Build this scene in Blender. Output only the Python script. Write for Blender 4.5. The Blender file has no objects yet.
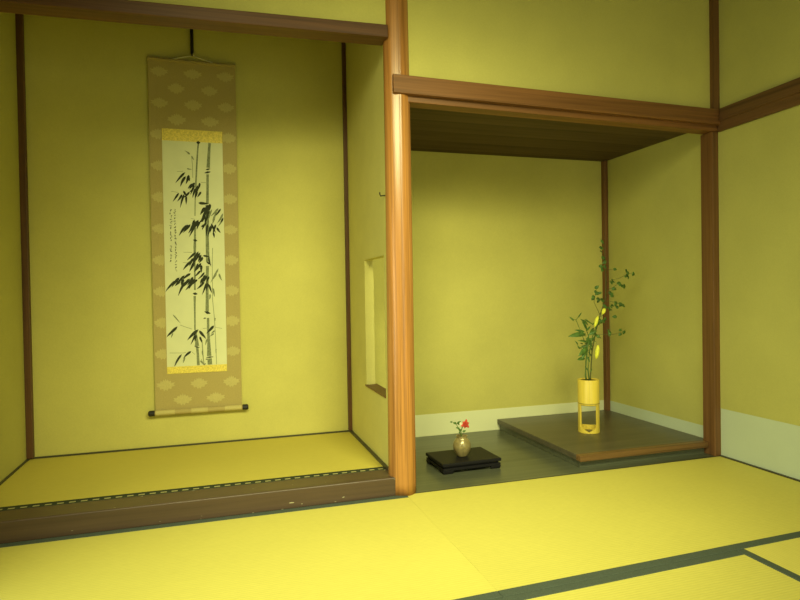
import bpy, bmesh, math, random
from mathutils import Vector, Matrix
random.seed(7)
C = bpy.context.scene
COL = C.collection
PI = math.pi

# ------------------------------------------------------------------ camera
CAM = Vector((-0.81949, -2.62014, 0.94256))
F = Vector((0.29389485, 0.95573605, -0.0139434))
R = Vector((0.95563384, -0.2941022, -0.01636657))
U = Vector((0.0197429, 0.00851473, 0.99976883))
FPX = 592.6
cam = bpy.data.cameras.new('camera')
camo = bpy.data.objects.new('camera', cam)
COL.objects.link(camo)
camo.matrix_world = Matrix(((R.x, U.x, -F.x, CAM.x), (R.y, U.y, -F.y, CAM.y), (R.z, U.z, -F.z, CAM.z), (0, 0, 0, 1)))
cam.sensor_width = 36
cam.lens = 36 * FPX / 800
cam.clip_start = 0.05
C.camera = camo

def at(u, v, y):
    """point of the room at depth y that the photo shows at (u, v)"""
    d = F * FPX + R * (u - 400) - U * (v - 300)
    return CAM + d * ((y - CAM.y) / d.y)

# ------------------------------------------------------------------ materials
def nt(name):
    m = bpy.data.materials.new(name)
    m.use_nodes = True
    n = m.node_tree
    return m, n, n.nodes, n.links, n.nodes['Principled BSDF']

def setp(b, rough=.6, spec=.3, metal=0, coat=0):
    b.inputs['Roughness'].default_value = rough
    b.inputs['Specular IOR Level'].default_value = spec
    b.inputs['Metallic'].default_value = metal
    b.inputs['Coat Weight'].default_value = coat

def coords(ns, ln, scale, rot=(0, 0, 0)):
    tc = ns.new('ShaderNodeTexCoord')
    mp = ns.new('ShaderNodeMapping')
    mp.inputs['Scale'].default_value = scale
    mp.inputs['Rotation'].default_value = rot
    ln.new(tc.outputs['Object'], mp.inputs['Vector'])
    return mp.outputs['Vector']

def ramp(ns, stops):
    r = ns.new('ShaderNodeValToRGB')
    e = r.color_ramp.elements
    while len(e) < len(stops):
        e.new(0.5)
    for i, (p, c) in enumerate(stops):
        e[i].position = p
        e[i].color = (*c, 1)
    return r

def mul(c, k):
    return tuple(min(1, x * k) for x in c)

def mat_plain(name, c, rough=.6, spec=.3, metal=0, coat=0, var=.12, scale=40):
    m, n, ns, ln, b = nt(name)
    setp(b, rough, spec, metal, coat)
    no = ns.new('ShaderNodeTexNoise')
    no.inputs['Scale'].default_value = scale
    no.inputs['Detail'].default_value = 4
    ln.new(coords(ns, ln, (1, 1, 1)), no.inputs['Vector'])
    r = ramp(ns, [(.3, mul(c, 1 - var)), (.7, mul(c, 1 + var))])
    ln.new(no.outputs['Fac'], r.inputs['Fac'])
    ln.new(r.outputs['Color'], b.inputs['Base Color'])
    return m

def mat_plaster(name, c, var=.07, streak=.05):
    m, n, ns, ln, b = nt(name)
    setp(b, .92, .12)
    v = coords(ns, ln, (1, 1, 1))
    a = ns.new('ShaderNodeTexNoise'); a.inputs['Scale'].default_value = 2.2; a.inputs['Detail'].default_value = 6; a.inputs['Roughness'].default_value = .6
    ln.new(v, a.inputs['Vector'])
    f = ns.new('ShaderNodeTexNoise'); f.inputs['Scale'].default_value = 140; f.inputs['Detail'].default_value = 3
    ln.new(v, f.inputs['Vector'])
    ra = ramp(ns, [(.3, mul(c, 1 - var)), (.7, mul(c, 1 + var))])
    ln.new(a.outputs['Fac'], ra.inputs['Fac'])
    rf = ramp(ns, [(.3, (1 - streak,) * 3), (.7, (1, 1, 1))])
    ln.new(f.outputs['Fac'], rf.inputs['Fac'])
    mx = ns.new('ShaderNodeMix'); mx.data_type = 'RGBA'; mx.blend_type = 'MULTIPLY'; mx.inputs['Factor'].default_value = 1
    ln.new(ra.outputs['Color'], mx.inputs['A']); ln.new(rf.outputs['Color'], mx.inputs['B'])
    ln.new(mx.outputs['Result'], b.inputs['Base Color'])
    bp = ns.new('ShaderNodeBump'); bp.inputs['Strength'].default_value = .12; bp.inputs['Distance'].default_value = .004
    ln.new(f.outputs['Fac'], bp.inputs['Height']); ln.new(bp.outputs['Normal'], b.inputs['Normal'])
    return m

def mat_wood(name, c, axis='x', dark=.6, light=1.25, rough=.45, spec=.35, fine=60, coat=0):
    m, n, ns, ln, b = nt(name)
    setp(b, rough, spec, 0, coat)
    s = {'x': (1.2, fine, fine), 'y': (fine, 1.2, fine), 'z': (fine, fine, 1.2)}[axis]
    v = coords(ns, ln, s)
    a = ns.new('ShaderNodeTexNoise'); a.inputs['Scale'].default_value = 1; a.inputs['Detail'].default_value = 5; a.inputs['Roughness'].default_value = .6
    a.inputs['Distortion'].default_value = .6
    ln.new(v, a.inputs['Vector'])
    r = ramp(ns, [(.28, mul(c, dark)), (.5, c), (.75, mul(c, light))])
    ln.new(a.outputs['Fac'], r.inputs['Fac'])
    ln.new(r.outputs['Color'], b.inputs['Base Color'])
    bp = ns.new('ShaderNodeBump'); bp.inputs['Strength'].default_value = .06; bp.inputs['Distance'].default_value = .003
    ln.new(a.outputs['Fac'], bp.inputs['Height']); ln.new(bp.outputs['Normal'], b.inputs['Normal'])
    return m

def mat_tatami(name, c, axis='y', pitch=.0125):
    """woven rush: fine ridges along one direction, slow fading of the straw"""
    m, n, ns, ln, b = nt(name)
    setp(b, .62, .25)
    w = ns.new('ShaderNodeTexWave'); w.wave_type = 'BANDS'; w.bands_direction = axis.upper()
    w.inputs['Scale'].default_value = 2 * PI / 20 / pitch; w.inputs['Distortion'].default_value = .4; w.inputs['Detail'].default_value = 1
    v = coords(ns, ln, (1, 1, 1))
    ln.new(v, w.inputs['Vector'])
    no = ns.new('ShaderNodeTexNoise'); no.inputs['Scale'].default_value = 1.6; no.inputs['Detail'].default_value = 5
    ln.new(v, no.inputs['Vector'])
    s = (30, 400, 30) if axis == 'y' else (400, 30, 30)
    fi = ns.new('ShaderNodeTexNoise'); fi.inputs['Scale'].default_value = 1; fi.inputs['Detail'].default_value = 2
    ln.new(coords(ns, ln, s), fi.inputs['Vector'])
    r = ramp(ns, [(.3, mul(c, .97)), (.7, mul(c, 1.03))])
    ln.new(no.outputs['Fac'], r.inputs['Fac'])
    rw = ramp(ns, [(0, (.93, .93, .9)), (.6, (1, 1, 1))])
    ln.new(w.outputs['Fac'], rw.inputs['Fac'])
    rf = ramp(ns, [(.3, (.92, .92, .88)), (.7, (1.0, 1.0, 1.0))])
    ln.new(fi.outputs['Fac'], rf.inputs['Fac'])
    m1 = ns.new('ShaderNodeMix'); m1.data_type = 'RGBA'; m1.blend_type = 'MULTIPLY'; m1.inputs['Factor'].default_value = 1
    m2 = ns.new('ShaderNodeMix'); m2.data_type = 'RGBA'; m2.blend_type = 'MULTIPLY'; m2.inputs['Factor'].default_value = 1
    ln.new(r.outputs['Color'], m1.inputs['A']); ln.new(rw.outputs['Color'], m1.inputs['B'])
    ln.new(m1.outputs['Result'], m2.inputs['A']); ln.new(rf.outputs['Color'], m2.inputs['B'])
    ln.new(m2.outputs['Result'], b.inputs['Base Color'])
    bp = ns.new('ShaderNodeBump'); bp.inputs['Strength'].default_value = .25; bp.inputs['Distance'].default_value = .002
    ln.new(w.outputs['Fac'], bp.inputs['Height']); ln.new(bp.outputs['Normal'], b.inputs['Normal'])
    return m

def mat_kamachi(name, c):
    """old lacquer, chipped to pale wood in small specks"""
    m = mat_wood(name, c, 'x', .75, 1.2, .38, .45, 40)
    n = m.node_tree; ns = n.nodes; ln = n.links; b = ns['Principled BSDF']
    src = b.inputs['Base Color'].links[0].from_socket
    no = ns.new('ShaderNodeTexNoise'); no.inputs['Scale'].default_value = 1; no.inputs['Detail'].default_value = 1
    ln.new(coords(ns, ln, (24, 55, 70)), no.inputs['Vector'])
    r = ramp(ns, [(.745, (0, 0, 0)), (.765, (1, 1, 1))])
    ln.new(no.outputs['Fac'], r.inputs['Fac'])
    mx = ns.new('ShaderNodeMix'); mx.data_type = 'RGBA'
    ln.new(r.outputs['Color'], mx.inputs['Factor']); ln.new(src, mx.inputs['A']); mx.inputs['B'].default_value = (.5, .46, .3, 1)
    ln.new(mx.outputs['Result'], b.inputs['Base Color'])
    return m

def mat_dashed(name):
    m, n, ns, ln, b = nt(name)
    setp(b, .85, .1)
    tc = ns.new('ShaderNodeTexCoord'); sx = ns.new('ShaderNodeSeparateXYZ'); ln.new(tc.outputs['Object'], sx.inputs['Vector'])
    def mt(op, a, bb):
        k = ns.new('ShaderNodeMath'); k.operation = op
        for i, v in enumerate((a, bb)):
            if hasattr(v, 'links'): ln.new(v, k.inputs[i])
            else: k.inputs[i].default_value = v
        return k.outputs[0]
    dash = mt('LESS_THAN', mt('FRACT', mt('MULTIPLY', mt('ADD', sx.outputs['X'], 5), 1 / .0445), 0), .56)
    band = mt('LESS_THAN', mt('ABSOLUTE', mt('SUBTRACT', sx.outputs['Y'], -.4005), 0), .0068)
    mx = ns.new('ShaderNodeMix'); mx.data_type = 'RGBA'
    ln.new(mt('MULTIPLY', dash, band), mx.inputs['Factor'])
    mx.inputs['A'].default_value = (.045, .052, .028, 1); mx.inputs['B'].default_value = (.40, .37, .16, 1)
    ln.new(mx.outputs['Result'], b.inputs['Base Color'])
    return m

def mat_boards(name, c, pitch=.2):
    """ceiling boards running along x, with narrow joints"""
    m = mat_wood(name, c, 'x', .6, 1.3, .6, .2, 25)
    n = m.node_tree; ns = n.nodes; ln = n.links; b = ns['Principled BSDF']
    src = b.inputs['Base Color'].links[0].from_socket
    w = ns.new('ShaderNodeTexWave'); w.bands_direction = 'Y'; w.wave_profile = 'SAW'; w.inputs['Scale'].default_value = 2 * PI / 20 / pitch
    ln.new(coords(ns, ln, (1, 1, 1)), w.inputs['Vector'])
    r = ramp(ns, [(0, (.35, .35, .35)), (.06, (.8, .8, .8)), (1, (1.1, 1.1, 1.1))])
    ln.new(w.outputs['Fac'], r.inputs['Fac'])
    mx = ns.new('ShaderNodeMix'); mx.data_type = 'RGBA'; mx.blend_type = 'MULTIPLY'; mx.inputs['Factor'].default_value = 1
    ln.new(src, mx.inputs['A']); ln.new(r.outputs['Color'], mx.inputs['B'])
    ln.new(mx.outputs['Result'], b.inputs['Base Color'])
    return m

M = {}
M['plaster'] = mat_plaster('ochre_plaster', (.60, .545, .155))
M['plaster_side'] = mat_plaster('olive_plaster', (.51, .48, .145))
M['plaster_pale'] = mat_plaster('pale_plaster', (.66, .60, .205))  # paler plaster; part of the lift is side light put into the colour
M['paper_white'] = mat_plaster('skirting_paper', (.54, .60, .45), .04, .03)
M['paper_warm'] = mat_plaster('warm_skirting_paper', (.80, .80, .50), .03, .03)
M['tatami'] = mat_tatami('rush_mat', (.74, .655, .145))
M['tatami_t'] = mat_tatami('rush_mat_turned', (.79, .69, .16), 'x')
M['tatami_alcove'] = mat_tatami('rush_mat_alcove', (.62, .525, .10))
M['heri'] = mat_plain('green_cloth_edging', (.082, .102, .078), .8, .15, var=.2, scale=300)
M['heri_dash'] = mat_plain('straw_dash', (.40, .38, .17), .8, .1)
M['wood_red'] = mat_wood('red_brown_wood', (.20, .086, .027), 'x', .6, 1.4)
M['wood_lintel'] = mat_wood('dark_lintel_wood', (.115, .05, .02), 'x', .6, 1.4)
M['wood_red_y'] = mat_wood('red_brown_wood_y', (.13, .062, .024), 'y', .6, 1.3)
M['wood_post'] = mat_wood('brown_post_wood', (.165, .075, .026), 'z', .65, 1.35)
M['wood_post_dark'] = mat_wood('dark_post_wood', (.115, .052, .02), 'z', .65, 1.35)  # darker copy of the post wood, for the alcove's back corners
M['wood_pillar'] = mat_wood('polished_pillar_wood', (.41, .180, .048), 'z', .55, 1.45, .27, .6, 85)
M['wood_dark'] = mat_wood('dark_floor_board', (.105, .112, .07), 'x', .7, 1.3, .3, .5, 30)  # base colour raised and greened to hold the wall's reflection
M['wood_shelf'] = mat_wood('dark_shelf_board', (.095, .08, .05), 'x', .75, 1.25, .35, .45, 22)
M['wood_edge'] = mat_wood('shelf_edge_wood', (.17, .09, .032), 'x', .55, 1.4, .4)
M['boards'] = mat_boards('ceiling_boards', (.095, .06, .032))
M['ceil'] = mat_boards('room_ceiling_boards', (.12, .09, .05), .45)
M['kamachi'] = mat_kamachi('worn_brown_lacquer', (.088, .054, .034))
M['line_wood'] = mat_wood('dark_strip_wood', (.06, .055, .03), 'x')
M['lacquer'] = mat_plain('black_lacquer', (.012, .011, .012), .5, .15, coat=.0, var=.1)
M['brocade'] = mat_plain('ochre_brocade', (.44, .345, .125), .75, .2, var=.06, scale=220)
M['lotus'] = mat_plain('pale_lotus_weave', (.54, .455, .17), .7, .25, var=.08, scale=260)
M['gold'] = mat_plain('gold_brocade', (.80, .63, .11), .55, .4, var=.22, scale=130)
M['washi'] = mat_plain('painting_paper', (.72, .72, .44), .85, .1, var=.04, scale=9)
M['ink'] = mat_plain('dark_ink', (.045, .05, .03), .9, .05)
M['ink_mid'] = mat_plain('grey_ink', (.23, .25, .135), .9, .05, var=.3, scale=90)
M['ink_pale'] = mat_plain('pale_ink', (.34, .35, .19), .9, .05)
M['black'] = mat_plain('black_wood', (.02, .018, .014), .35, .4)
M['cord'] = mat_plain('pale_cord', (.50, .46, .28), .8, .1)
M['bamboo'] = mat_wood('yellow_bamboo', (.80, .60, .085), 'z', .82, 1.12, .32, .45, 55)
M['bamboo_in'] = mat_plain('cut_bamboo', (.72, .62, .25), .6, .2)
M['bamboo_node'] = mat_plain('bamboo_node', (.40, .28, .06), .5, .3)
M['soil'] = mat_plain('vase_inside', (.10, .06, .025), .8, .1)
M['leaf'] = mat_plain('green_leaf', (.075, .150, .026), .5, .35, var=.35, scale=60)
M['leaf_big'] = mat_plain('lily_leaf', (.095, .185, .035), .45, .4, var=.35, scale=50)
M['stem'] = mat_plain('green_stem', (.12, .19, .045), .6, .3)
M['twig'] = mat_plain('brown_green_twig', (.11, .12, .035), .7, .2)
M['bud'] = mat_plain('yellow_bud', (.80, .78, .07), .5, .3, var=.15, scale=70)
M['glaze'] = mat_plain('bronze_brown_glaze', (.33, .26, .115), .28, .55, .25, .2, var=.25, scale=45)
M['red'] = mat_plain('red_petal', (.62, .085, .05), .5, .3, var=.15, scale=120)
M['white_petal'] = mat_plain('white_petal', (.8, .75, .55), .6, .2)
M['iron'] = mat_plain('dark_iron', (.05, .045, .035), .45, .5, .7)
M['ground'] = mat_plain('garden_gravel', (.30, .31, .24), .9, .1, var=.3, scale=20)

# ------------------------------------------------------------------ mesh builder
class MB:
    def __init__(self):
        self.bm = bmesh.new()
        self.mi = 0
    def face(self, vs):
        try:
            f = self.bm.faces.new(vs)
            f.material_index = self.mi
            return f
        except ValueError:
            return None
    def hexa(self, p):
        v = [self.bm.verts.new(q) for q in p]
        for i in ((0, 3, 2, 1), (4, 5, 6, 7), (0, 1, 5, 4), (1, 2, 6, 5), (2, 3, 7, 6), (3, 0, 4, 7)):
            self.face([v[j] for j in i])
        return v
    def box(self, x0, x1, y0, y1, z0, z1):
        return self.hexa([(x0, y0, z0), (x1, y0, z0), (x1, y1, z0), (x0, y1, z0), (x0, y0, z1), (x1, y0, z1), (x1, y1, z1), (x0, y1, z1)])
    def prism(self, prof, axis, a, b):
        """profile extruded along an axis; prof is in the other two axes"""
        def mk(q, t):
            return {'x': (t, q[0], q[1]), 'y': (q[0], t, q[1]), 'z': (q[0], q[1], t)}[axis]
        A = [self.bm.verts.new(mk(q, a)) for q in prof]
        B = [self.bm.verts.new(mk(q, b)) for q in prof]
        n = len(prof)
        self.face(A[::-1]); self.face(B)
        for i in range(n):
            self.face([A[i], A[(i + 1) % n], B[(i + 1) % n], B[i]])
    def tube(self, pts, rad, seg=8, cap=True):
        pts = [Vector(p) for p in pts]
        if not hasattr(rad, '__len__'):
            rad = [rad] * len(pts)
        rings = []
        for i, p in enumerate(pts):
            d = (pts[min(i + 1, len(pts) - 1)] - pts[max(i - 1, 0)]).normalized()
            a = d.cross(Vector((0, 0, 1)))
            if a.length < .05:
                a = d.cross(Vector((1, 0, 0)))
            a.normalize(); c = d.cross(a).normalized()
            rings.append([self.bm.verts.new(p + (a * math.cos(2 * PI * k / seg) + c * math.sin(2 * PI * k / seg)) * rad[i]) for k in range(seg)])
        for i in range(len(rings) - 1):
            for k in range(seg):
                self.face([rings[i][k], rings[i][(k + 1) % seg], rings[i + 1][(k + 1) % seg], rings[i + 1][k]])
        if cap:
            self.face(rings[0][::-1]); self.face(rings[-1])
    def lathe(self, prof, c=(0, 0, 0), seg=32, sy=1):
        rings = []
        for r, z in prof:
            if r < 1e-5:
                rings.append([self.bm.verts.new((c[0], c[1], c[2] + z))])
            else:
                rings.append([self.bm.verts.new((c[0] + r * math.cos(2 * PI * k / seg), c[1] + sy * r * math.sin(2 * PI * k / seg), c[2] + z)) for k in range(seg)])
        for a, b in zip(rings, rings[1:]):
            for k in range(seg):
                q = [a[k % len(a)], a[(k + 1) % len(a)], b[(k + 1) % len(b)], b[k % len(b)]]
                u = []
                for w in q:
                    if w not in u:
                        u.append(w)
                if len(u) > 2:
                    self.face(u)
        if len(rings[0]) > 1: self.face(rings[0][::-1])
        if len(rings[-1]) > 1: self.face(rings[-1])
    def poly(self, pts, mi=None):
        if mi is not None: self.mi = mi
        return self.face([self.bm.verts.new(p) for p in pts])
    def leaf(self, base, d, n, L, W, bend=.15, fold=.12, rows=5):
        d = Vector(d).normalized(); n = Vector(n); s = d.cross(n)
        if s.length < 1e-3: s = d.orthogonal()
        s.normalize(); n = s.cross(d).normalized()
        prev = None
        for i in range(rows + 1):
            t = i / rows
            w = W * .5 * (math.sin(PI * min(1, t ** .8)) ** .8 if 0 < t < 1 else 0.02)
            c = Vector(base) + d * (L * t) - n * (bend * L * t * t)
            row = [self.bm.verts.new(c - s * w + n * fold * w), self.bm.verts.new(c), self.bm.verts.new(c + s * w + n * fold * w)]
            if prev:
                self.face([prev[0], prev[1], row[1], row[0]]); self.face([prev[1], prev[2], row[2], row[1]])
            prev = row
    def build(self, name, mats, parent=None, origin=None, bevel=0, smooth=False, thick=0, sub=0):
        """link as one mesh object; geometry is given in room coordinates"""
        bm = self.bm
        bmesh.ops.recalc_face_normals(bm, faces=bm.faces[:])
        o0 = Vector(origin) if origin is not None else (Vector(parent.matrix_world.translation) if parent else None)
        if o0 is None:
            xs = [v.co for v in bm.verts]
            lo = Vector([min(v[i] for v in xs) for i in range(3)]); hi = Vector([max(v[i] for v in xs) for i in range(3)])
            o0 = Vector(((lo.x + hi.x) / 2, (lo.y + hi.y) / 2, lo.z))
        for v in bm.verts: v.co -= o0
        me = bpy.data.meshes.new(name)
        bm.to_mesh(me); bm.free()
        if not isinstance(mats, (list, tuple)): mats = [mats]
        for m in mats: me.materials.append(m)
        if smooth:
            for p in me.polygons: p.use_smooth = True
        o = bpy.data.objects.new(name, me)
        COL.objects.link(o)
        if parent:
            o.parent = parent
            o.location = o0 - Vector(parent.matrix_world.translation)
            o.matrix_world  # parent has no rotation
        else:
            o.location = o0
        if thick:
            md = o.modifiers.new('solid', 'SOLIDIFY'); md.thickness = thick; md.offset = 0
        if bevel:
            md = o.modifiers.new('bevel', 'BEVEL'); md.width = bevel; md.segments = 2; md.limit_method = 'ANGLE'; md.angle_limit = .7
        if sub:
            md = o.modifiers.new('sub', 'SUBSURF'); md.levels = sub; md.render_levels = sub
        bpy.context.view_layer.update()
        return o

def thing(name, label, cat, loc, group=None):
    o = bpy.data.objects.new(name, None)
    COL.objects.link(o); o.location = loc; o.empty_display_size = .1
    o['label'] = label; o['category'] = cat
    if group: o['group'] = group
    bpy.context.view_layer.update()
    return o

def tag(o, label, cat, group=None):
    o['label'] = label; o['category'] = cat
    if group: o['group'] = group
    return o

def struct(o):
    o['kind'] = 'structure'
    return o

def sbox(name, m, *b, bevel=0):
    k = MB(); k.box(*b)
    return struct(k.build(name, m, bevel=bevel))

# ------------------------------------------------------------------ the setting
XL, XT, XP, XR = -1.80, -.0436, .0064, 1.842        # alcove left, partition faces, right wall
DT, DW, HK = .967, 1.008, .0853
YB = -3.7                                            # wall behind the camera
HC = 2.74                                            # room ceiling

k = MB()                                             # sub-floor under the mats, flush floor elsewhere
k.box(-1.92, 1.96, -3.8, 1.15, -.16, -.058)
k.box(-1.92, -.985, -3.8, -1.036, -.058, 0)
k.box(-.985, 1.96, -3.8, -2.9, -.058, 0)
struct(k.build('floor', M['tatami']))
sbox('floor_alcove', M['wood_dark'], -1.80, -.0436, .131, .967, -.057, .026)
sbox('floor_recess', M['wood_dark'], .0064, 1.842, 0.002, 1.008, -.057, .0)
sbox('ceiling', M['ceil'], -1.92, 1.96, -3.8, 1.15, HC, HC + .06)
sbox('ceiling_recess', M['boards'], .0064, 1.842, .075, 1.008, 1.848, 1.868)
sbox('ceiling_alcove', M['boards'], -1.80, -.0436, .061, .967, 2.70, 2.739)
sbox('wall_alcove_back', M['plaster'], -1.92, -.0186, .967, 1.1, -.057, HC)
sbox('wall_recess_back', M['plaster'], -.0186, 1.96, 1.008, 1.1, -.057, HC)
# left wall with its own wide opening to the garden, just out of the picture
LY0, LY1, LZ0, LZ1 = -3.3, -.45, 0.02, 1.86
k = MB(); k.box(-1.92, -1.80, -3.7, LY0, -.057, HC); k.box(-1.92, -1.80, LY1, .967, -.057, HC); k.box(-1.92, -1.80, LY0, LY1, LZ1, HC); k.box(-1.92, -1.80, LY0, LY1, -.057, LZ0)
struct(k.build('wall_left', M['plaster_side']))
k = MB()
for y in (LY0 + .02, (LY0 + LY1) / 2, LY1 - .02): k.box(-1.88, -1.84, y - .02, y + .02, LZ0, LZ1)
k.box(-1.89, -1.83, LY0, LY1, LZ1 - .04, LZ1)
struct(k.build('window_3', M['wood_post']))
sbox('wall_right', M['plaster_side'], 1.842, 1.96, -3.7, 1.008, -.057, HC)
# small wall over the alcove opening, following the beam, and the wall over the recess
k = MB(); k.hexa([(-1.80, .012, 2.105), (-.05, .012, 2.145), (-.05, .06, 2.145), (-1.80, .06, 2.105), (-1.80, .012, HC), (-.05, .012, HC), (-.05, .06, HC), (-1.80, .06, HC)])
struct(k.build('wall_over_alcove', M['plaster']))
sbox('wall_over_recess', M['plaster'], .03, 1.842, .015, .07, 1.87, HC)
# partition with its small opening
k = MB()
OY0, OY1, OZ0, OZ1 = .16, .557, .424, 1.121
k.box(XT, XP, .05, OY0, -.057, HC); k.box(XT, XP, OY1, .967, -.057, HC)
k.box(XT, XP, OY0, OY1, -.057, OZ0); k.box(XT, XP, OY0, OY1, OZ1, HC)
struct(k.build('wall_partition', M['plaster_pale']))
# sill and head of the opening
k = MB(); k.box(XT - .004, XP + .012, OY0 + .001, OY1 + .014, OZ0, OZ0 + .009)
struct(k.build('window_1', M['wood_post']))
# wall behind the camera with the wide garden opening
WX0, WX1, WZ1 = -.4, 1.75, 1.86
k = MB(); k.box(-1.92, WX0, YB - .1, YB, -.057, HC); k.box(WX1, 1.96, YB - .1, YB, -.057, HC); k.box(WX0, WX1, YB - .1, YB, WZ1, HC)
struct(k.build('wall_front', M['plaster_side']))
k = MB()
for x in (WX0 + .02, (WX0 + WX1) / 2, WX1 - .02): k.box(x - .02, x + .02, YB - .07, YB - .03, 0, WZ1)
k.box(WX0, WX1, YB - .08, YB - .02, WZ1 - .04, WZ1)
struct(k.build('window_2', M['wood_post']))
sbox('ground', M['ground'], -6, 7, -12, YB - .12, -.5, -.42)

# paper skirting
sbox('baseboard_right', M['paper_white'], 1.8405, 1.842, -3.69, -.002, 0, .2652)
sbox('baseboard_recess_right', M['paper_white'], 1.8405, 1.842, .085, 1.0065, .0, .142)
sbox('baseboard_recess_back', M['paper_warm'], .0064, 1.8405, 1.0065, 1.008, 0, .142)
k = MB(); k.box(1.828, 1.8405, -3.69, -.002, .0, .006)
struct(k.build('trim_1', M['line_wood']))
# thin dark strips round the alcove mat
sbox('baseboard_alcove_back', M['line_wood'], -1.80, XT, .955, .967, .026, HK + .008)
sbox('baseboard_alcove_left', M['line_wood'], -1.80, -1.788, .131, .955, .026, HK + .006)
sbox('baseboard_alcove_right', M['line_wood'], XT - .016, XT, .131, .955, .026, HK + .010)
sbox('gap_shade_strip', M['line_wood'], .062, 1.828, -.0065, .0015, -.056, .001)  # dark strip put in for the shaded gap before the recess floor
# corner posts
sbox('trim_2', M['wood_post_dark'], -1.80, -1.768, .935, .967, HK + .008, 2.699, bevel=.003)
sbox('trim_3', M['wood_post_dark'], -.066, XT, .940, .967, HK + .01, 2.699, bevel=.003)
sbox('trim_4', M['wood_post'], 1.812, 1.842, .970, 1.008, 0, 1.848, bevel=.003)
# the square corner post of the recess and the slim one above the rail
sbox('trim_5', M['wood_post'], 1.800, 1.842, 0.0, .085, 0, 1.797, bevel=.003)
sbox('trim_6', M['wood_post'], 1.800, 1.842, -.012, .015, 1.90, HC, bevel=.002)
sbox('trim_7', M['wood_post'], -1.80, -1.74, .0, .07, 0.0, 2.075, bevel=.004)

# ------------------------------------------------------------------ beams, rails, pillar
k = MB()
k.hexa([(-1.80, -.02, 2.062), (-.055, -.02, 2.101), (-.055, .085, 2.101), (-1.80, .085, 2.064),
        (-1.80, -.02, 2.114), (-.055, -.02, 2.158), (-.055, .085, 2.158), (-1.80, .085, 2.114)])
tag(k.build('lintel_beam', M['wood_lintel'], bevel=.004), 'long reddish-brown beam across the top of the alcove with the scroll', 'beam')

k = MB()                                             # rail over the recess, wrapping the corner
z0, z1 = 1.850, 1.937; w0, w1 = 1.828, 1.913; XN = 1.812
k.hexa([(-.036, -.032, z0), (1.8405, -.032, w0), (1.8405, .0, w0), (-.036, .0, z0), (-.036, -.024, z1), (1.8405, -.024, w1), (1.8405, 0, w1), (-.036, 0, z1)])
rail = k.build('wall_rail', M['wood_red'], bevel=.003)
tag(rail, 'pale-edged reddish-brown rail over the recess, butting against the round pillar', 'beam')
k = MB()
ra, rb = [], []
for (x, za, zb) in ((1.8405, 1.792, 1.835), (1.823, 1.792, 1.835), (1.823, 1.844, 1.888), (XN, 1.846, 1.890), (XN + .005, 1.914, 1.975), (1.8405, 1.914, 1.975)):
    ra.append(k.bm.verts.new((x, -.005 if zb < 1.84 else -.033, za))); rb.append(k.bm.verts.new((x, -3.69, zb)))
k.face(ra); k.face(rb[::-1])
for q in range(6): k.face([ra[q], rb[q], rb[(q + 1) % 6], ra[(q + 1) % 6]])
tag(k.build('wall_rail', M['wood_red_y'], bevel=.003), 'dark brown rail running along the right-hand wall towards the viewer', 'beam')
k = MB()
k.hexa([(.04, -.004, 1.820), (1.8405, -.004, 1.798), (1.8405, .075, 1.798), (.04, .075, 1.820), (.04, -.004, 1.8495), (1.8405, -.004, 1.829), (1.8405, .075, 1.865), (.04, .075, 1.865)])
tag(k.build('lintel', M['wood_red'], bevel=.003), 'narrow reddish lintel tucked beneath the rail over the recess', 'beam')

k = MB()                                             # natural log pillar, a little wider below, one shaved face
PX, PY = -.004, .04
seg, rows = 40, 50
prev = None
for i in range(rows + 1):
    z = .0 + (HC - .002) * i / rows
    r0 = .0655 - .0025 * z
    ring = []
    for j in range(seg):
        a = 2 * PI * j / seg
        r = r0 * (1 + .012 * math.sin(3 * a + 1.1 * z) + .008 * math.sin(5 * a - 2 * z + 1))
        x, y = r * math.cos(a), r * math.sin(a)
        # shaved facet facing the room, slightly to the left
        na = math.radians(-112)
        dd = x * math.cos(na) + y * math.sin(na)
        lim = r0 * (.93 + .02 * math.sin(1.7 * z))
        if dd > lim:
            x -= (dd - lim) * math.cos(na) * .8; y -= (dd - lim) * math.sin(na) * .8
        ring.append(k.bm.verts.new((PX + x + .003 * math.sin(1.3 * z), PY + y, z)))
    if prev:
        for j in range(seg): k.face([prev[j], prev[(j + 1) % seg], ring[(j + 1) % seg], ring[j]])
    else: k.face(ring[::-1])
    prev = ring
k.face(prev)
tag(k.build('alcove_pillar', M['wood_pillar'], smooth=True), 'polished orange log pillar standing between the alcove and the recess', 'pillar')

k = MB()
k.prism([(-.004, .0), (.131, .0), (.131, HK), (.0, HK), (-.004, HK - .004)], 'x', -1.80, -.046)
tag(k.build('alcove_sill', M['kamachi'], bevel=.002), 'chipped dark brown lacquered sill along the front of the raised alcove', 'sill')

# ------------------------------------------------------------------ mats
def skew(k):                                          # the mats do not quite sit square: the long joint drifts a little
    for v in k.bm.verts:
        if -1.06 < v.co.y < -.88: v.co.y += .027 * (v.co.x - .6)
def mat_thing(label, x0, x1, y0, y1, z0, z1, m, edges, ew=.04):
    """edges: sides carrying a cloth border"""
    cx, cy = (x0 + x1) / 2, (y0 + y1) / 2
    t = thing('tatami_mat', label, 'mat', (cx, cy, z0))
    a0, a1, b0, b1 = x0, x1, y0, y1
    if 's' in edges: b0 += ew
    if 'n' in edges: b1 -= ew
    if 'w' in edges: a0 += ew
    if 'e' in edges: a1 -= ew
    k = MB(); k.box(a0, a1, b0, b1, z0, z1); skew(k)
    k.build('woven_surface', m, t)
    for e in edges:
        k = MB()
        b = {'s': (x0, x1, y0, b0), 'n': (x0, x1, b1, y1), 'w': (x0, a0, y0, y1), 'e': (a1, x1, y0, y1)}[e]
        k.box(*b, z0, z1 + .0015); skew(k)
        o = k.build('cloth_border', M['heri'], t, bevel=.003)
    return t
g = .0003
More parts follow.
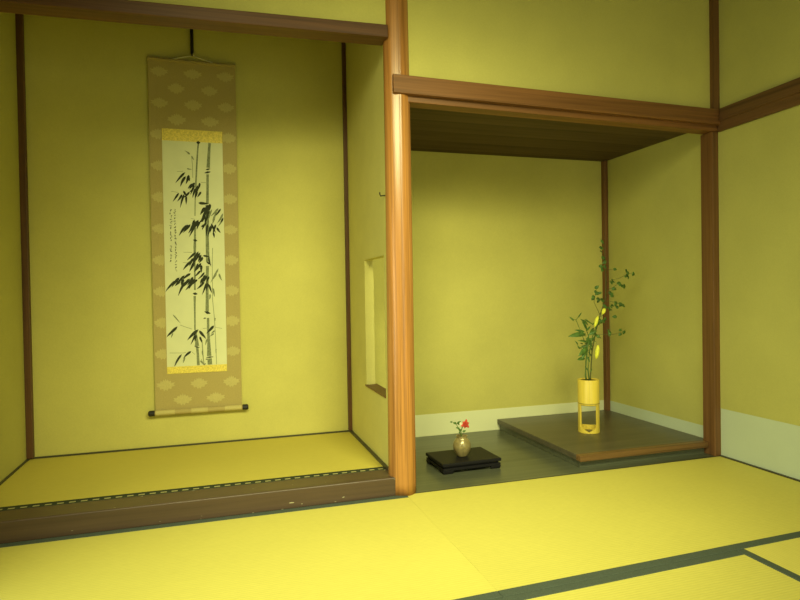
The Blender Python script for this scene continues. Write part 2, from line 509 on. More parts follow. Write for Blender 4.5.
mat_thing('wide straw-yellow tatami mat in front of the alcove sill', -1.80, -g, -.966, -.005, -.057, 0, M['tatami'], 'ns', .040)
mat_thing('straw-yellow tatami mat in front of the recess, meeting the right-hand wall', g, 1.828, -.966, -.007, -.057, 0, M['tatami'], 's', .040)
mat_thing('tatami mat in the foreground, on the near side of the long dark border', -.984, .930, -1.93, -.968, -.057, 0, M['tatami'], 'ns', .036)
mat_thing('tatami mat in the near right corner, past the short dark cross border', .932, 1.828, -2.88, -.968, -.057, 0, M['tatami_t'], 'we', .036)
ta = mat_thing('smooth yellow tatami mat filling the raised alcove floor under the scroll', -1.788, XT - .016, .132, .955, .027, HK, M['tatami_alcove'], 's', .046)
for o in ta.children:
    if o.name.startswith('cloth_border'):
        o.data.materials[0] = mat_dashed('dashed_border_cloth')
        o['label'] = 'dark border cloth with a row of pale dashes'

# ------------------------------------------------------------------ raised shelf board in the recess
t = thing('raised_board', 'low raised wooden board at the right of the recess, under the bamboo vase', 'platform', (1.4, .52, 0))
k = MB(); k.box(.968, 1.8395, .085, 1.005, .040, .072)
k.build('board_top', M['wood_shelf'], t, bevel=.003)
k = MB(); k.box(.968, 1.7985, .043, .085, .040, .072)
k.build('front_edge', M['wood_edge'], t, bevel=.003)
k = MB(); k.box(.985, 1.798, .075, .095, 0.0005, .040); k.box(.985, 1.005, .095, 1.004, .0005, .040)
k.build('base', M['wood_dark'], t)

# ------------------------------------------------------------------ hanging scroll
SY = DT - .016
SX0, SX1, SZ0, SZ1 = -1.165, -.697, .290, 2.260
def wav(z):                                           # the cloth hangs with a very slight wave
    return SY + .004 * math.sin(3.1 * z) * (1 if z < 2.2 else .3)
t = thing('hanging_scroll', 'tall hanging scroll with an ink bamboo painting on ochre patterned cloth', 'scroll', ((SX0 + SX1) / 2, SY, SZ0))
k = MB()
NZ = 48
rowsv = []
for i in range(NZ + 1):
    z = SZ0 + (SZ1 - SZ0) * i / NZ
    row = []
    for j in range(13):
        s = j / 12
        curl = .006 * (abs(s - .5) * 2) ** 6
        row.append((SX0 + (SX1 - SX0) * s, wav(z) - curl, z))
    rowsv.append(row)
fr = [[k.bm.verts.new(p) for p in r] for r in rowsv]
bk = [[k.bm.verts.new((p[0], p[1] + .0025, p[2])) for p in r] for r in rowsv]
for i in range(NZ):
    for j in range(12):
        k.face([fr[i][j], fr[i][j + 1], fr[i + 1][j + 1], fr[i + 1][j]])
        k.face([bk[i][j], bk[i + 1][j], bk[i + 1][j + 1], bk[i][j + 1]])
    k.face([fr[i][0], fr[i + 1][0], bk[i + 1][0], bk[i][0]]); k.face([fr[i][12], bk[i][12], bk[i + 1][12], fr[i + 1][12]])
for j in range(12):
    k.face([fr[0][j], bk[0][j], bk[0][j + 1], fr[0][j + 1]]); k.face([fr[NZ][j], fr[NZ][j + 1], bk[NZ][j + 1], bk[NZ][j]])
# woven lotus motifs
k.mi = 1
half = [(0, 1), (.10, .62), (.24, .86), (.34, .5), (.52, .66), (.60, .30), (.98, .34), (.84, .02), (1.0, -.14), (.66, -.28), (.58, -.62), (.30, -.52), (.16, -.9), (0, -.66)]
outline = half + [(-x, z) for x, z in half[-2:0:-1]]
PXA, PXB, PZA, PZB = -1.100, -.776, .500, 1.879
def motif(cx, cz, w=.050, h=.036):
    w *= random.uniform(.93, 1.07); h *= random.uniform(.93, 1.07)
    pts = []
    for x, z in outline:
        X = min(max(cx + x * w, SX0 + .004), SX1 - .004); Z = cz + z * h
        if PZA - .01 < cz < PZB + .01:                # stop at the painting's edge
            X = min(X, PXA - .003) if cx < -.93 else max(X, PXB + .003)
        pts.append((X, Z))
    if max(p[0] for p in pts) - min(p[0] for p in pts) < .012: return
    c = k.bm.verts.new((sum(p[0] for p in pts) / len(pts), wav(cz) - .0012 - .006 * (abs(cx + .931) / .234) ** 6 * .9, cz))
    vs = [k.bm.verts.new((p[0], wav(p[1]) - .0009 - .006 * (abs(p[0] + .931) / .234) ** 6, p[1])) for p in pts]
    for a, b in zip(vs, vs[1:] + vs[:1]): k.face([c, a, b])
z = 2.196; row = 0
while z > .33:
    beside = PZA - .03 < z < PZB + .035
    for q in ((-.178, 0, .178) if row % 2 == 0 else (-.089, .089)):
        if not beside or abs(q) > .15: motif(-.931 + q * (1.06 if beside else 1), z)
    z -= .0879; row += 1
cloth = k.build('mounting_cloth', [M['brocade'], M['lotus']], t)

def sheet(name, m, x0, x1, z0, z1, off, parent=t):
    k = MB(); n = max(2, int((z1 - z0) / .04))
    r = []
    for i in range(n + 1):
        z = z0 + (z1 - z0) * i / n
        r.append([k.bm.verts.new((x, wav(z) - d, z)) for x, d in ((x0, off), (x1, off), (x1, off - .001), (x0, off - .001))])
    for a, b in zip(r, r[1:]):
        for j in range(4): k.face([a[j], a[(j + 1) % 4], b[(j + 1) % 4], b[j]])
    k.face(r[0][::-1]); k.face(r[-1])
    return k.build(name, m, parent)
paper = sheet('painting', M['washi'], PXA, PXB, .540, 1.812, .0022)
paper['label'] = 'pale paper painting of two bamboo stalks in black ink'
sheet('gold_band', M['gold'], PXA, PXB, 1.812, PZB, .0026)
sheet('gold_band', M['gold'], PXA, PXB, PZA, .540, .0026)

# ink: coordinates read off the painting (u, v), mapped onto the paper
def pp(u, v, off):
    p = at(u, v, SY)
    x = min(max(p.x, PXA + .002), PXB - .002); z = min(max(p.z, .542), 1.81)
    return (x, wav(z) - off, z)
MMPX = .0055
def stroke(k, pts, w, off, mi=0):
    """brush stroke: (u,v) path with a half-width in photo pixels per point"""
    k.mi = mi
    P = [Vector(pp(u, v, off)) for u, v in pts]
    L = []; Rr = []
    for i, p in enumerate(P):
        d = P[min(i + 1, len(P) - 1)] - P[max(i - 1, 0)]
        s = Vector((d.z, 0, -d.x)); s = s.normalized() if s.length > 1e-9 else Vector((1, 0, 0))
        q = w[i] * MMPX
        a = p + s * q; b = p - s * q
        L.append(k.bm.verts.new((a.x, p.y, a.z))); Rr.append(k.bm.verts.new((b.x, p.y, b.z)))
    for i in range(len(P) - 1): k.face([L[i], L[i + 1], Rr[i + 1], Rr[i]])
LV = [0]
def blade(k, a, b, w=.75, mi=0):
    """a bamboo leaf: pointed, widest a third of the way, slightly bowed"""
    LV[0] += 1
    off = .0032 + .00002 * (LV[0] % 60)
    n = 7; pts = []; ws = []
    bow = random.uniform(-.06, .06)
    b = (b[0] + (b[0] - a[0]) * .12, b[1] + (b[1] - a[1]) * .12)
    for i in range(n):
        s = i / (n - 1)
        x = a[0] + (b[0] - a[0]) * s - (b[1] - a[1]) * bow * math.sin(PI * s)
        y = a[1] + (b[1] - a[1]) * s + (b[0] - a[0]) * bow * math.sin(PI * s)
        pts.append((x, y)); ws.append(1.3 * w * (math.sin(PI * (s * .97 + .03) ** .62)) ** .9 + .04 if 0 < i < n - 1 else .05)
    stroke(k, pts, ws, off, mi)
k = MB()
def stalk(pts, ws, off, mi=1): stroke(k, pts, ws, off, mi)
# slender stalk
stalk([(198.3, 144), (197.6, 152), (196.8, 165), (195.7, 188)], [.7, .75, .75, .75], .0026)
stalk([(195.6, 189), (195.2, 203), (195, 216)], [.8, .6, .6], .0026, 2)
stalk([(195, 222), (195, 237), (194.8, 247), (194.8, 265), (194.9, 290)], [.9, 1.0, 1.3, .8, .9], .0026)
stalk([(194.7, 296), (194.8, 310), (195, 330)], [1.2, .8, .7], .0026)
stalk([(196, 333), (196.8, 341), (197, 346)], [.8, 1.5, 2.2], .0026)
stalk([(197.2, 347.5), (197.8, 354), (198.4, 366)], [1.3, 1.2, 1.4], .0026)
# thick stalk
stalk([(209.6, 142), (209.1, 150), (208.2, 168)], [1.3, 1.3, 1.7], .0027)
stalk([(207.6, 174.5), (207.6, 188), (207.4, 204)], [1.2, 1.2, 1.4], .0027)
stalk([(207.3, 205), (207.2, 222), (207.3, 240), (207.8, 262)], [1.7, 1.8, 1.6, 1.8], .0027)
stalk([(207.5, 266), (207.2, 285), (207.2, 311)], [1.5, 1.3, 1.7], .0027)
stalk([(208, 318), (208.3, 332), (208.8, 343), (209.2, 356)], [1.2, 1.2, 1.5, 2.2], .0027)
stalk([(209.6, 358.5), (210, 366)], [2.2, 2.3], .0027)
# nodes
for q in [((196.4, 143), (200.3, 142.6), 1.9), ((204.6, 173.2), (210.6, 172), 1.1), ((205.8, 170), (210.2, 169), .9), ((193.2, 240), (197.3, 241), 1.4),
          ((204.5, 311.5), (210.5, 313.6), 1.6), ((203.5, 318.5), (206, 318), .7), ((192.8, 293.5), (197.5, 294), 1.5), ((206.5, 262), (211, 264.5), 1.1),
          ((194.5, 346.5), (199.5, 347.5), .8), ((206.2, 357.5), (213.4, 356.8), .8), ((205.5, 359.3), (208, 359), .6)]:
    stroke(k, [q[0], ((q[0][0] + q[1][0]) / 2, (q[0][1] + q[1][1]) / 2), q[1]], [.2, q[2], .2], .0031, 0)
# thin background stems and twigs
for pts, w in [([(212.6, 248), (212.2, 262), (212.6, 300), (214.4, 318), (215.4, 335), (216, 350), (216.6, 365)], .33), ([(202, 340), (203, 355), (204, 365)], .5),
               ([(191.5, 156), (192.5, 165), (192.8, 178)], .25), ([(180, 325), (187, 327.5), (192, 329)], .25), ([(203, 328.5), (208, 328)], .25), ([(215, 327), (222, 328.5)], .22),
               ([(169.5, 353), (183, 353), (186, 352.3)], .22), ([(192, 352), (195, 354.5)], .2), ([(183.5, 252.3), (192, 252.4)], .22), ([(183, 262.6), (190, 263)], .22),
               ([(203, 256), (207, 256), (210, 258)], .3), ([(171, 191.5), (178, 192.5)], .22), ([(202, 203), (207.5, 203.5)], .3), ([(177, 171.8), (183, 171.5)], .22),
               ([(191, 218.5), (195, 219.5)], .22), ([(201, 182.5), (206, 183)], .22), ([(204, 366), (201, 359)], .3)]:
    stroke(k, pts, [w] * len(pts), .0025, 2)
stroke(k, [(215.2, 318), (215, 321)], [.5, .3], .0028, 1); stroke(k, [(216, 349), (216, 353)], [.6, .3], .0028, 1)
def blades(bx, by, lst, mi=0, w=.75):
    for a, b, c, d in lst: blade(k, (bx + a / 10, by + b / 10), (bx + c / 10, by + d / 10), w * random.uniform(.85, 1.15), mi)
blades(160, 130, [(300, 240, 252, 212), (275, 235, 300, 245), (318, 262, 340, 300), (268, 388, 312, 396)], 1, .45)
blades(160, 130, [(252, 425, 165, 522), (258, 465, 210, 558), (290, 450, 262, 535), (285, 470, 296, 510)], 0, .95)
blades(160, 185, [(190, 80, 135, 160), (222, 95, 178, 158), (245, 90, 208, 215), (298, 70, 240, 125), (235, 60, 270, 110), (262, 110, 262, 190)], 0, .85)
blades(160, 185, [(330, -10, 285, 35), (350, -20, 300, 40), (345, 0, 308, 90), (362, 30, 330, 120), (378, 5, 352, 100), (398, -20, 385, 40), (412, 68, 378, 120), (370, 60, 352, 130), (330, 50, 300, 70)], 0, .85)
blades(160, 185, [(385, 182, 478, 188), (455, 225, 408, 292), (478, 235, 420, 345), (452, 300, 402, 372), (480, 200, 470, 290), (495, 260, 468, 350), (500, 190, 490, 260), (470, 320, 450, 380)], 0, 1.1)
blades(160, 185, [(606, 238, 540, 318), (582, 235, 515, 305), (630, 285, 576, 375), (634, 325, 585, 408), (570, 270, 528, 345), (520, 245, 488, 345), (545, 305, 525, 385)], 1, .8)
blades(160, 185, [(608, 240, 562, 300), (628, 335, 608, 375)], 0, .7)
blades(160, 185, [(282, 398, 200, 498), (305, 395, 238, 470), (335, 385, 288, 475), (362, 360, 298, 505), (384, 350, 335, 435), (402, 365, 372, 440), (345, 350, 318, 415), (435, 350, 400, 365)], 0, .95)
blades(160, 185, [(465, 375, 425, 445), (478, 390, 465, 500), (505, 405, 480, 505), (525, 395, 505, 470), (512, 385, 555, 470), (532, 475, 542, 525), (560, 395, 535, 490), (568, 425, 602, 475), (445, 400, 415, 420)], 0, .75)
blades(160, 240, [(360, 122, 280, 195), (385, 115, 315, 205), (402, 125, 338, 225), (412, 148, 385, 215), (428, 170, 395, 225), (330, 205, 240, 292), (345, 215, 298, 308), (382, 232, 345, 312), (412, 228, 352, 308), (335, 180, 300, 255), (360, 170, 330, 240), (415, 250, 415, 320)], 0, .9)
blades(160, 240, [(158, 402, 62, 508), (195, 375, 125, 462), (205, 405, 155, 455), (248, 352, 172, 445), (255, 415, 190, 545), (298, 385, 225, 472), (308, 335, 235, 392), (332, 368, 278, 445), (322, 415, 260, 495), (348, 388, 295, 482), (375, 395, 325, 445), (235, 390, 215, 450)], 0, .95)
blades(160, 240, [(408, 305, 355, 362), (445, 322, 385, 385), (455, 345, 418, 435), (474, 355, 438, 425), (492, 365, 468, 425), (445, 415, 375, 485), (465, 425, 425, 535), (482, 425, 462, 505), (485, 440, 515, 522), (430, 380, 405, 435)], 0, .8)
blades(160, 240, [(585, 285, 512, 415), (565, 335, 538, 385), (590, 335, 618, 400), (530, 480, 545, 560), (500, 540, 495, 590)], 1, .7)
blades(160, 240, [(430, 158, 492, 170), (488, 170, 508, 255)], 0, .7)
blades(160, 295, [(175, 315, 72, 412)], 0, 1.15)
blades(160, 295, [(130, 195, 197, 272), (130, 380, 112, 425)], 1, .4)
blades(160, 295, [(385, 345, 285, 442), (392, 355, 455, 430)], 0, 1.15)
blades(160, 295, [(355, 385, 312, 485), (398, 415, 418, 472), (365, 400, 350, 460)], 0, .7)
blades(160, 295, [(540, 305, 472, 378)], 0, .9)
blades(160, 295, [(548, 355, 515, 382), (540, 385, 505, 410), (470, 440, 455, 495)], 1, .55)
blades(160, 320, [(218, 342, 150, 462), (312, 312, 242, 375)], 0, .8)
blades(160, 320, [(248, 365, 232, 425), (425, 300, 432, 360), (400, 405, 440, 450), (455, 430, 440, 455)], 1, .5)
k.build('bamboo_ink', [M['ink'], M['ink_mid'], M['ink_pale']], paper, origin=t.location)
k = MB()
for u0, v0, u1, v1 in [(174.8, 209, 176, 270), (170.8, 209, 171, 240), (171, 245.5, 171.2, 263)]:
    v = v0
    while v < v1:
        u = u0 + (u1 - u0) * (v - v0) / (v1 - v0)
        for q in range(random.choice((2, 3, 3))):
            a = (u + random.uniform(-.85, .5), v + random.uniform(0, 1.7))
            if random.random() < .6: b = (a[0] + random.uniform(.6, 1.2), a[1] + random.uniform(-.3, .25))
            else: b = (a[0] + random.uniform(-.4, .5), a[1] + random.uniform(.7, 1.3))
            stroke(k, [a, ((a[0] + b[0]) / 2 + .1, (a[1] + b[1]) / 2), b], [.40, .34, .22], .0032, 0)
        v += random.uniform(2.6, 3.3)
k.build('inscription', [M['ink'], M['ink_mid']], paper, origin=t.location)
# roller, knobs, top rod, cord
zr = SZ0 - .004
k = MB(); k.tube([(SX0 - .002, SY - .012, zr), (SX1 + .002, SY - .012, zr)], .0145, 16)
k.mi = 1
for a, b in ((SX0 + .004, SX0 + .103), (-.975, -.886), (SX1 - .095, SX1 - .004)):
    k.tube([(a, SY - .012, zr), ((a + b) / 2, SY - .012, zr), (b, SY - .012, zr)], .0149, 16)
ro = k.build('roller', [M['brocade'], M['lotus']], t, smooth=False)
for s, x in ((-1, SX0 - .002), (1, SX1 + .002)):
    k = MB(); k.tube([(x, SY - .012, zr), (x + s * .003, SY - .012, zr), (x + s * .028, SY - .012, zr), (x + s * .034, SY - .012, zr)], [.0135, .0165, .0165, .012], 16)
    e = k.build('roller_end', M['black'], ro, origin=t.location); e['label'] = 'black lacquered knob at the end of the roller'
k = MB(); k.prism([(SY - .009, SZ1 - .004), (SY + .004, SZ1 - .004), (SY + .004, SZ1 + .010), (SY - .004, SZ1 + .012), (SY - .009, SZ1 + .006)], 'x', SX0 - .002, SX1 + .002)
k.build('top_rod', M['brocade'], t)
hk = at(192.2, 56.5, SY - .006)
k = MB(); k.tube([(-1.035, SY - .004, SZ1 + .010), (-.99, SY - .006, SZ1 + .022), (hk.x - .008, SY - .008, SZ1 + .036), (hk.x, SY - .008, SZ1 + .046), (hk.x + .008, SY - .008, SZ1 + .036), (-.87, SY - .006, SZ1 + .022), (-.82, SY - .004, SZ1 + .010)], .0042, 8)
k.tube([(hk.x - .010, SY - .010, SZ1 + .030), (hk.x + .004, SY - .014, SZ1 + .044), (hk.x + .012, SY - .010, SZ1 + .030)], .0045, 8)
k.build('hanging_cord', M['cord'], t, smooth=True)
# the hook rod it hangs from
k = MB()
tz = 2.699
k.tube([(hk.x, SY - .012, tz), (hk.x, SY - .010, SZ1 + .06), (hk.x, SY - .010, SZ1 + .045), (hk.x, SY - .016, SZ1 + .036), (hk.x, SY - .022, SZ1 + .042)], [.009, .0095, .008, .0055, .004], 10)
tag(k.build('scroll_hook', M['black'], smooth=True), 'thin black rod hanging above the scroll and holding its cord', 'hook')

# bent nail on the partition beside the pillar
p = at(385.5, 195.5, .12); p.x = XT
k = MB(); k.tube([(XT + .002, .12, p.z), (XT - .022, .12, p.z - .003), (XT - .026, .118, p.z + .004), (XT - .027, .117, p.z + .014)], .0028, 8)
tag(k.build('wall_hook', M['iron'], smooth=True), 'tiny bent iron hook in the partition wall beside the pillar', 'hook')

# ------------------------------------------------------------------ black stand and small vase
SC = Vector((.428, .332, 0)); rot = math.radians(1.5)
def rp(x, y, z): return (SC.x + x * math.cos(rot) - y * math.sin(rot), SC.y + x * math.sin(rot) + y * math.cos(rot), z)
def rbox(k, x0, x1, y0, y1, z0, z1, tp=0):
    k.hexa([rp(x0 + tp, y0 + tp, z0), rp(x1 - tp, y0 + tp, z0), rp(x1 - tp, y1 - tp, z0), rp(x0 + tp, y1 - tp, z0), rp(x0, y0, z1), rp(x1, y0, z1), rp(x1, y1, z1), rp(x0, y1, z1)])
t = thing('display_stand', 'low black lacquered stand on the dark floor, under the small brown vase', 'stand', SC)
HX, HY = .168, .124
k = MB(); rbox(k, -HX, HX, -HY, HY, .038, .055)
k.build('stand_top', M['lacquer'], t, bevel=.004)
k = MB(); rbox(k, -HX + .012, HX - .012, -HY + .012, HY - .012, .026, .038)
k.build('waist', M['lacquer'], t)
k = MB()
for s in (-1, 1):
    rbox(k, -HX + .004, HX - .004, s * (HY - .008) - .006, s * (HY - .008) + .006, .016, .029)
    rbox(k, s * (HX - .010) - .006, s * (HX - .010) + .006, -HY + .014, HY - .014, .016, .029)
k.build('apron', M['lacquer'], t, bevel=.002)
for sx in (-1, 1):
    for sy in (-1, 1):
        k = MB()
        a, b = sorted((sx * (HX - .002), sx * (HX - .062))); c, d = sorted((sy * (HY - .001), sy * (HY - .016)))
        rbox(k, a, b, c, d, .0004, .017, .003)
        c, d = sorted((sy * (HY - .017), sy * (HY - .055))); a, b = sorted((sx * (HX - .002), sx * (HX - .016)))
        rbox(k, a, b, c, d, .0004, .017, .003)
        k.build('foot', M['lacquer'], t, bevel=.003)

VX, VY, VZ = .420, .322, .0555
k = MB()
k.lathe([(0.0001, 0), (0.0242, 0), (0.0286, 0.002), (0.0297, 0.006), (0.0396, 0.02), (0.0468, 0.04), (0.0484, 0.058), (0.044, 0.076), (0.0341, 0.091), (0.0281, 0.098), (0.0281, 0.103), (0.0319, 0.108), (0.0288, 0.109), (0.0248, 0.103), (0.0242, 0.096), (0.0308, 0.088), (0.0374, 0.07), (0.033, 0.03), (0.0001, 0.01)], (VX, VY, VZ), 40)
tag(k.build('flower_vase', M['glaze'], smooth=True), 'small round brown glazed vase holding the red flower, on the black stand', 'vase')

t = thing('red_flower', 'single red flower with a few dark leaves in the small brown vase', 'flower', (VX, VY, VZ + .03))
VT = Vector((VX, VY, VZ + .105))
fc = at(465, 424, VY - .01)
k = MB(); k.tube([(VX + .004, VY, VZ + .03), VT + Vector((.0, 0, .0)), VT + Vector((-.004, 0, .025)), fc + Vector((-.012, 0, -.004))], .0026, 6)
lf = at(456, 423, VY); l2 = at(452, 422, VY)
k.tube([VT + Vector((-.003, 0, .0)), VT + Vector((-.010, .0, .022)), lf, l2], [.0022, .002, .0016, .001], 6)
k.build('stem', M['stem'], t, smooth=True)
k = MB()
for i in range(6):
    a = 2 * PI * i / 6 + .3
    d = Vector((math.cos(a), -.45, math.sin(a)))
    k.leaf(fc, d, (0, -1, .1), .029 if i % 2 else .023, .018, .2, .25)
for i in range(5):
    a = 2 * PI * i / 5
    k.leaf(fc + Vector((0, -.004, 0)), Vector((math.cos(a), -1.1, math.sin(a))), (math.sin(a), 0, math.cos(a)), .016, .012, .1, .3)
k.build('petals', M['red'], t, thick=.0012, smooth=True)
k = MB()
wp = at(460.6, 425.5, VY - .012)
k.leaf(wp, (-.2, -.2, 1), (0, -1, 0), .020, .012, .1, .2); k.leaf(wp, (.35, -.3, .8), (0, -1, 0), .017, .010, .1, .2)
b = k.build('white_petals', M['white_petal'], t, thick=.001); b['label'] = 'small white petals beside the red bloom'
k = MB()
for (u, v), d, L, W in [((458.5, 425), (.3, -.1, .9), .022, .013), ((456.5, 423.5), (-.9, -.3, .3), .022, .014), ((457, 424), (.6, -.5, .6), .026, .014), ((452.5, 422), (-.9, 0, .1), .014, .009),
                        ((461, 431), (-.7, -.4, .6), .024, .014), ((459.5, 428.5), (-.8, .2, .3), .020, .011), ((462.5, 432), (.8, -.2, .4), .020, .012), ((460.5, 433), (-.5, -.6, .3), .02, .013)]:
    k.leaf(at(u, v, VY - .004), d, (0, -1, .6), L, W, .2, .2)
k.build('leaves', M['leaf'], t, thick=.0008, smooth=True)

# ------------------------------------------------------------------ bamboo vase
BX, BY, BZ = 1.327, .487, .0725
t = thing('bamboo_vase', 'yellow bamboo tube vase on cut-out legs, standing on the raised board', 'vase', (BX, BY, BZ))
RO, RI = .0630, .054
def wall(k, th, z0f, z1f, ro=RO, ri=RI, closed=False):
    rows_ = []
    for a in th:
        c, s = math.cos(a), math.sin(a)
        rows_.append([k.bm.verts.new((BX + r * c, BY + r * s, BZ + z)) for r, z in ((ro, z0f(a)), (ro, z1f(a)), (ri, z1f(a)), (ri, z0f(a)))])
    pr = list(zip(rows_, rows_[1:] + rows_[:1])) if closed else list(zip(rows_, rows_[1:]))
    for A, B in pr:
        for j in range(4): k.face([A[j], B[j], B[(j + 1) % 4], A[(j + 1) % 4]])
    if not closed:
        k.face(rows_[0]); k.face(rows_[-1][::-1])
view = math.atan2(CAM.y - BY, CAM.x - BX)             # front of the vase
full = [2 * PI * i / 64 for i in range(64)]
ZB, ZT, ZN = .164, .319, .177
k = MB(); k.lathe([(.0001, ZB + .004), (RO - .006, ZB), (RO - .001, ZB + .003), (RO, ZB + .009), (RO, ZN - .002), (RO + .0012, ZN + .002), (RO, ZN + .007), (RO + .0004, ZT - .003), (RO - .001, ZT), (RI, ZT), (RI - .001, ZT - .018)], (BX, BY, BZ), 64)
k.bm.faces.ensure_lookup_table()
bmesh.ops.delete(k.bm, geom=[f for f in k.bm.faces if len(f.verts) > 20], context='FACES_ONLY')
k.build('bowl', M['bamboo'], t, smooth=True)
k = MB(); k.lathe([(RI - .001, ZT - .007), (RI - .001, ZT - .012), (.0001, ZT - .012)], (BX, BY, BZ), 48)
k.build('inner_well', M['soil'], t)
k = MB(); k.lathe([(RO + .0012, ZN - .002), (RO + .0018, ZN), (RO + .0012, ZN + .002)], (BX, BY, BZ), 64)
k.bm.faces.ensure_lookup_table()
bmesh.ops.delete(k.bm, geom=[f for f in k.bm.faces if len(f.verts) > 20], context='FACES_ONLY')
k.build('node_ring', M['bamboo_node'], t, smooth=True)
for s in (-1, 1):
    c = view + s * PI / 2
    k = MB(); wall(k, [c + math.radians(-40 + 80 * i / 14) for i in range(15)], lambda a: .014, lambda a: ZB + .006)
    k.build('leg', M['bamboo'], t, smooth=False, bevel=.001)
def rim(a):
    d = abs((a - view + PI) % (2 * PI) - PI)           # 0 at the front
    if d < math.radians(50): return .006 + .028 * (d / math.radians(50))
    if d > math.radians(130): return .034 - .006 * (d - math.radians(130)) / math.radians(50)
    return .034
k = MB(); wall(k, full, lambda a: 0, rim, RO + .0006, RI - .001, True)
k.build('foot_ring', M['bamboo'], t)

# ------------------------------------------------------------------ plants in the bamboo vase
def pl(u, v, dy=0.0): return at(u, v, BY + dy)
def path(lst, rad, k):
    k.tube([pl(*q) for q in lst], rad, 6)
TOPZ = BZ + ZT - .011
t = thing('leafy_branch', 'slender branch of small round leaves rising tall from the bamboo vase', 'branch', (BX, BY, TOPZ))
k = MB()
k.tube([(BX + .012, BY, TOPZ), pl(590.5, 377), pl(592, 352, .01), pl(596, 330, .02), pl(601, 312, .02), pl(605.5, 298, .02), pl(606, 280, .03), pl(605.2, 262, .03), pl(604, 243, .03)], [.0045, .004, .0038, .0034, .003, .0027, .0022, .0017, .001], 7)
br = [[(606, 283, .03), (611, 280.5, .0), (620, 278, -.03), (627, 274, -.04), (632, 273, -.04)], [(606, 270, .03), (611, 269.3, .0), (615, 269, -.02)],
      [(604, 302, .02), (609, 301, -.02), (616, 302.5, -.04), (623, 304.5, -.06)], [(600, 315, .02), (594, 302, -.02), (595, 295, -.02), (597, 288, -.03)],
      [(605.5, 298, .02), (600, 299, .0), (594, 297.5, 0)], [(592, 334, .015), (600, 334.5, -.02), (612, 334.5, -.05), (620, 333, -.06), (624, 331, -.06)],
      [(606, 290, .03), (612, 288, -.01), (618, 284, -.03), (623, 286, -.03)], [(601, 312, .02), (604.5, 309, .04), (610, 305.5, .05)], [(605.5, 295, .02), (609, 292, .0), (613, 290, -.02)]]
for q in br: path(q, [.0017] + [.0013] * (len(q) - 2) + [.0007], k)
k.build('stem', M['twig'], t, smooth=True)
k = MB()
z7 = [(130, 50), (118, 92), (126, 100), (124, 125), (130, 168), (143, 175), (150, 200), (145, 208), (116, 232), (124, 240), (130, 262), (152, 240), (225, 257), (206, 340), (200, 358), (214, 352), (310, 270), (322, 285),
      (316, 300), (305, 310), (325, 318), (362, 292), (255, 362), (262, 372), (282, 382), (295, 385), (214, 402), (224, 404), (188, 436), (202, 442), (205, 457), (88, 392), (78, 424), (92, 438), (112, 434), (62, 465), (60, 478),
      (97, 476), (106, 486), (100, 494), (130, 488), (150, 535), (178, 548), (190, 560), (232, 508), (228, 518), (262, 512), (268, 524), (285, 522), (290, 532), (240, 540), (205, 528), (198, 540)]
z6 = [(258, 68), (272, 92), (252, 100), (372, 50), (290, 84), (336, 168), (334, 182), (415, 150), (413, 182), (442, 168), (330, 160), (250, 198), (228, 185), (300, 70)]
spots = [(585 + a / 7.5, 235 + b / 7.5) for a, b in z7] + [(565 + a / 7.5, 310 + b / 7.5) for a, b in z6]
for u, v in spots:
    dy = .03 if u < 607 and v < 290 else random.uniform(-.05, .03)
    L = random.uniform(.023, .034)
    a = random.uniform(0, 2 * PI)
    d = Vector((math.cos(a), random.uniform(-.6, .2), math.sin(a) * .8))
    n = Vector((random.uniform(-.5, .3), -1, random.uniform(.1, .9)))
    c = pl(u, v, dy)
    k.leaf(c - d.normalized() * L * .5, d, n, L, L * random.uniform(.62, .8), .15, .15)
k.build('leaves', M['leaf'], t, thick=.0006, smooth=True)

t = thing('lily_stem', 'bushy green stem with hanging yellow buds, leaning left in the bamboo vase', 'flower stem', (BX - .01, BY, TOPZ))
k = MB()
k.tube([(BX - .012, BY, TOPZ), pl(585.5, 376), pl(586, 362), pl(588, 345, -.01), pl(588.5, 335, -.01)], [.0055, .005, .0048, .004, .003], 7)
k.tube([(BX + .0, BY - .01, TOPZ), pl(588, 370, -.01), pl(589.5, 352, -.015), pl(592, 338, -.015), pl(596, 326, -.02)], [.004, .004, .0035, .003, .002], 7)
for q in ([(586, 345, -.01), (581, 332, -.02), (576, 320, -.03), (570, 318, -.04)], [(576, 320, -.03), (580, 315, -.02)], [(586, 336), (579, 334, -.03), (573, 335, -.05)],
          [(585, 352), (578, 346, -.02), (576, 342, -.03)], [(592, 338, -.015), (595.5, 330, -.03), (597, 325, -.04)], [(591, 344, -.02), (596, 341, -.04), (597, 345, -.05)], [(596, 326, -.02), (600, 317, -.02), (603, 315, -.02)], [(588, 335, -.01), (584, 322, -.03), (586, 319, -.03), (591, 323, -.03)]):
    path(q, [.0022] + [.0018] * (len(q) - 2) + [.001], k)
k.build('stem', M['stem'], t, smooth=True)
k = MB()
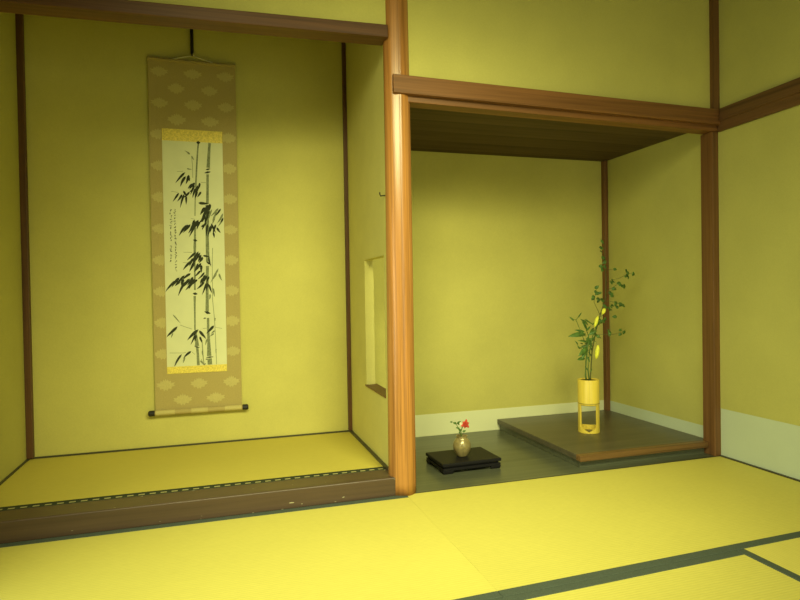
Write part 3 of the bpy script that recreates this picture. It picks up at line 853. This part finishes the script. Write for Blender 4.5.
big = [(586, 334, 572, 335, 12), (585, 332, 576, 330, 9), (588, 335, 596, 331, 9), (587, 330, 583, 322, 9), (588, 325, 583.5, 319.5, 8), (584, 319.5, 592, 324, 9), (592, 325, 597, 321, 8), (586, 338, 592, 347, 11), (588, 340, 595, 338, 9),
       (587, 345, 580, 348, 10), (587, 347, 579, 355, 11), (586, 350, 582, 358, 10), (588, 352, 593, 357, 10), (587, 342, 580, 340, 9), (588, 338, 594, 344, 10), (589, 346, 593, 351, 9), (590, 335, 594, 328, 9), (578, 345, 575.5, 341, 6),
       (580, 349, 577.5, 346, 6), (583, 344, 580.5, 343, 6), (585, 358, 577.5, 359.5, 8), (590, 372, 592.5, 369, 6), (588, 371, 586, 366, 5), (587, 356, 590, 362, 9), (586, 344, 588, 336, 10), (585, 352, 590, 344, 10), (589, 341, 585, 349, 10), (591, 342, 595, 336, 9),
       (574, 321, 569.5, 317, 6), (577.5, 318, 581.5, 313, 6), (586, 331, 590, 326, 9), (583, 356, 588, 350, 9), (587, 353, 583, 347, 9), (598, 322, 603, 320, 7), (599, 319, 602, 323, 7), (594, 334, 599, 337, 8), (597, 336, 600, 338, 5)]
for a, b, c, d, wpx in big:
    dy = random.uniform(-.035, .03)
    A, B = pl(a, b, dy * .3), pl(c, d, dy)
    L = (B - A).length * 1.1
    k.leaf(A, B - A + Vector((0, random.uniform(-.01, .01), 0)), (random.uniform(-.4, .4), -1, random.uniform(.2, .9)), L, max(.010, L * random.uniform(.22, .32)), random.uniform(0, .2), .2)
k.build('leaves', M['leaf_big'], t, thick=.0007, smooth=True)
for (a, b), (c, d), r, dy in [((598, 316), (594.6, 327), .0115, -.04), ((598.2, 345), (596.2, 359), .014, -.05), ((605, 307.5), (602.5, 314.5), .012, -.02)]:
    A, B = pl(a, b, dy), pl(c, d, dy)
    k = MB(); n = 9
    k.tube([A + (B - A) * (i / (n - 1)) for i in range(n)], [max(.002, r * math.sin(PI * (.06 + .9 * (i / (n - 1)) ** 1.0)) ** .7) for i in range(n)], 10)
    k.build('bud', M['bud'], t, smooth=True)

# ------------------------------------------------------------------ light
def area(name, loc, target, sx, sy, power, color, spread=PI):
    l = bpy.data.lights.new(name, 'AREA'); l.shape = 'RECTANGLE'; l.size = sx; l.size_y = sy
    l.energy = power; l.color = color; l.spread = spread
    o = bpy.data.objects.new(name, l); COL.objects.link(o); o.location = loc
    o.rotation_euler = (Vector(target) - Vector(loc)).to_track_quat('-Z', 'Y').to_euler()
    return o
LA, LB_ = 27, 22
area('garden_daylight', ((WX0 + WX1) / 2, YB - .25, 1.0), ((WX0 + WX1) / 2 - .1, 0, .8), 2.1, 1.8, LB_, (.93, 1.0, .66))
area('side_daylight', (-2.1, (LY0 + LY1) / 2, .80), (0, (LY0 + LY1) / 2, -.10), 2.8, 1.4, LA, (.93, 1.0, .66), 2.2)
# two added, unseen spot lamps over the viewer, imitating a bright centre and dark edges
def spot(name, loc, target, deg, power, rad=.16):
    sp = bpy.data.lights.new(name, 'SPOT'); sp.energy = power; sp.color = SPC
    sp.spot_size = math.radians(deg); sp.spot_blend = 1; sp.shadow_soft_size = rad
    so = bpy.data.objects.new(name, sp); COL.objects.link(so); so.location = loc
    so.rotation_euler = (Vector(target) - Vector(loc)).to_track_quat('-Z', 'Y').to_euler()
SPC = (.98, .98, .5)
spot('added_spot', (-.98, -2.25, 2.36), (.22, .10, .32), 91, 240, .42)
spot('added_spot', (.25, -2.25, 2.36), (.06, .10, .38), 71, 295, .42)

w = bpy.data.worlds.new('world'); C.world = w; w.use_nodes = True
bg = w.node_tree.nodes['Background']
bg.inputs['Color'].default_value = (.75, .85, .55, 1); bg.inputs['Strength'].default_value = .3

vs = C.view_settings
vs.view_transform = 'Standard'; vs.look = 'None'; vs.gamma = 1; vs.use_curve_mapping = False; vs.exposure = 0.0
C.cycles.use_denoising = True
C.cycles.max_bounces = 10; C.cycles.diffuse_bounces = 6
C.cycles.sample_clamp_indirect = 6
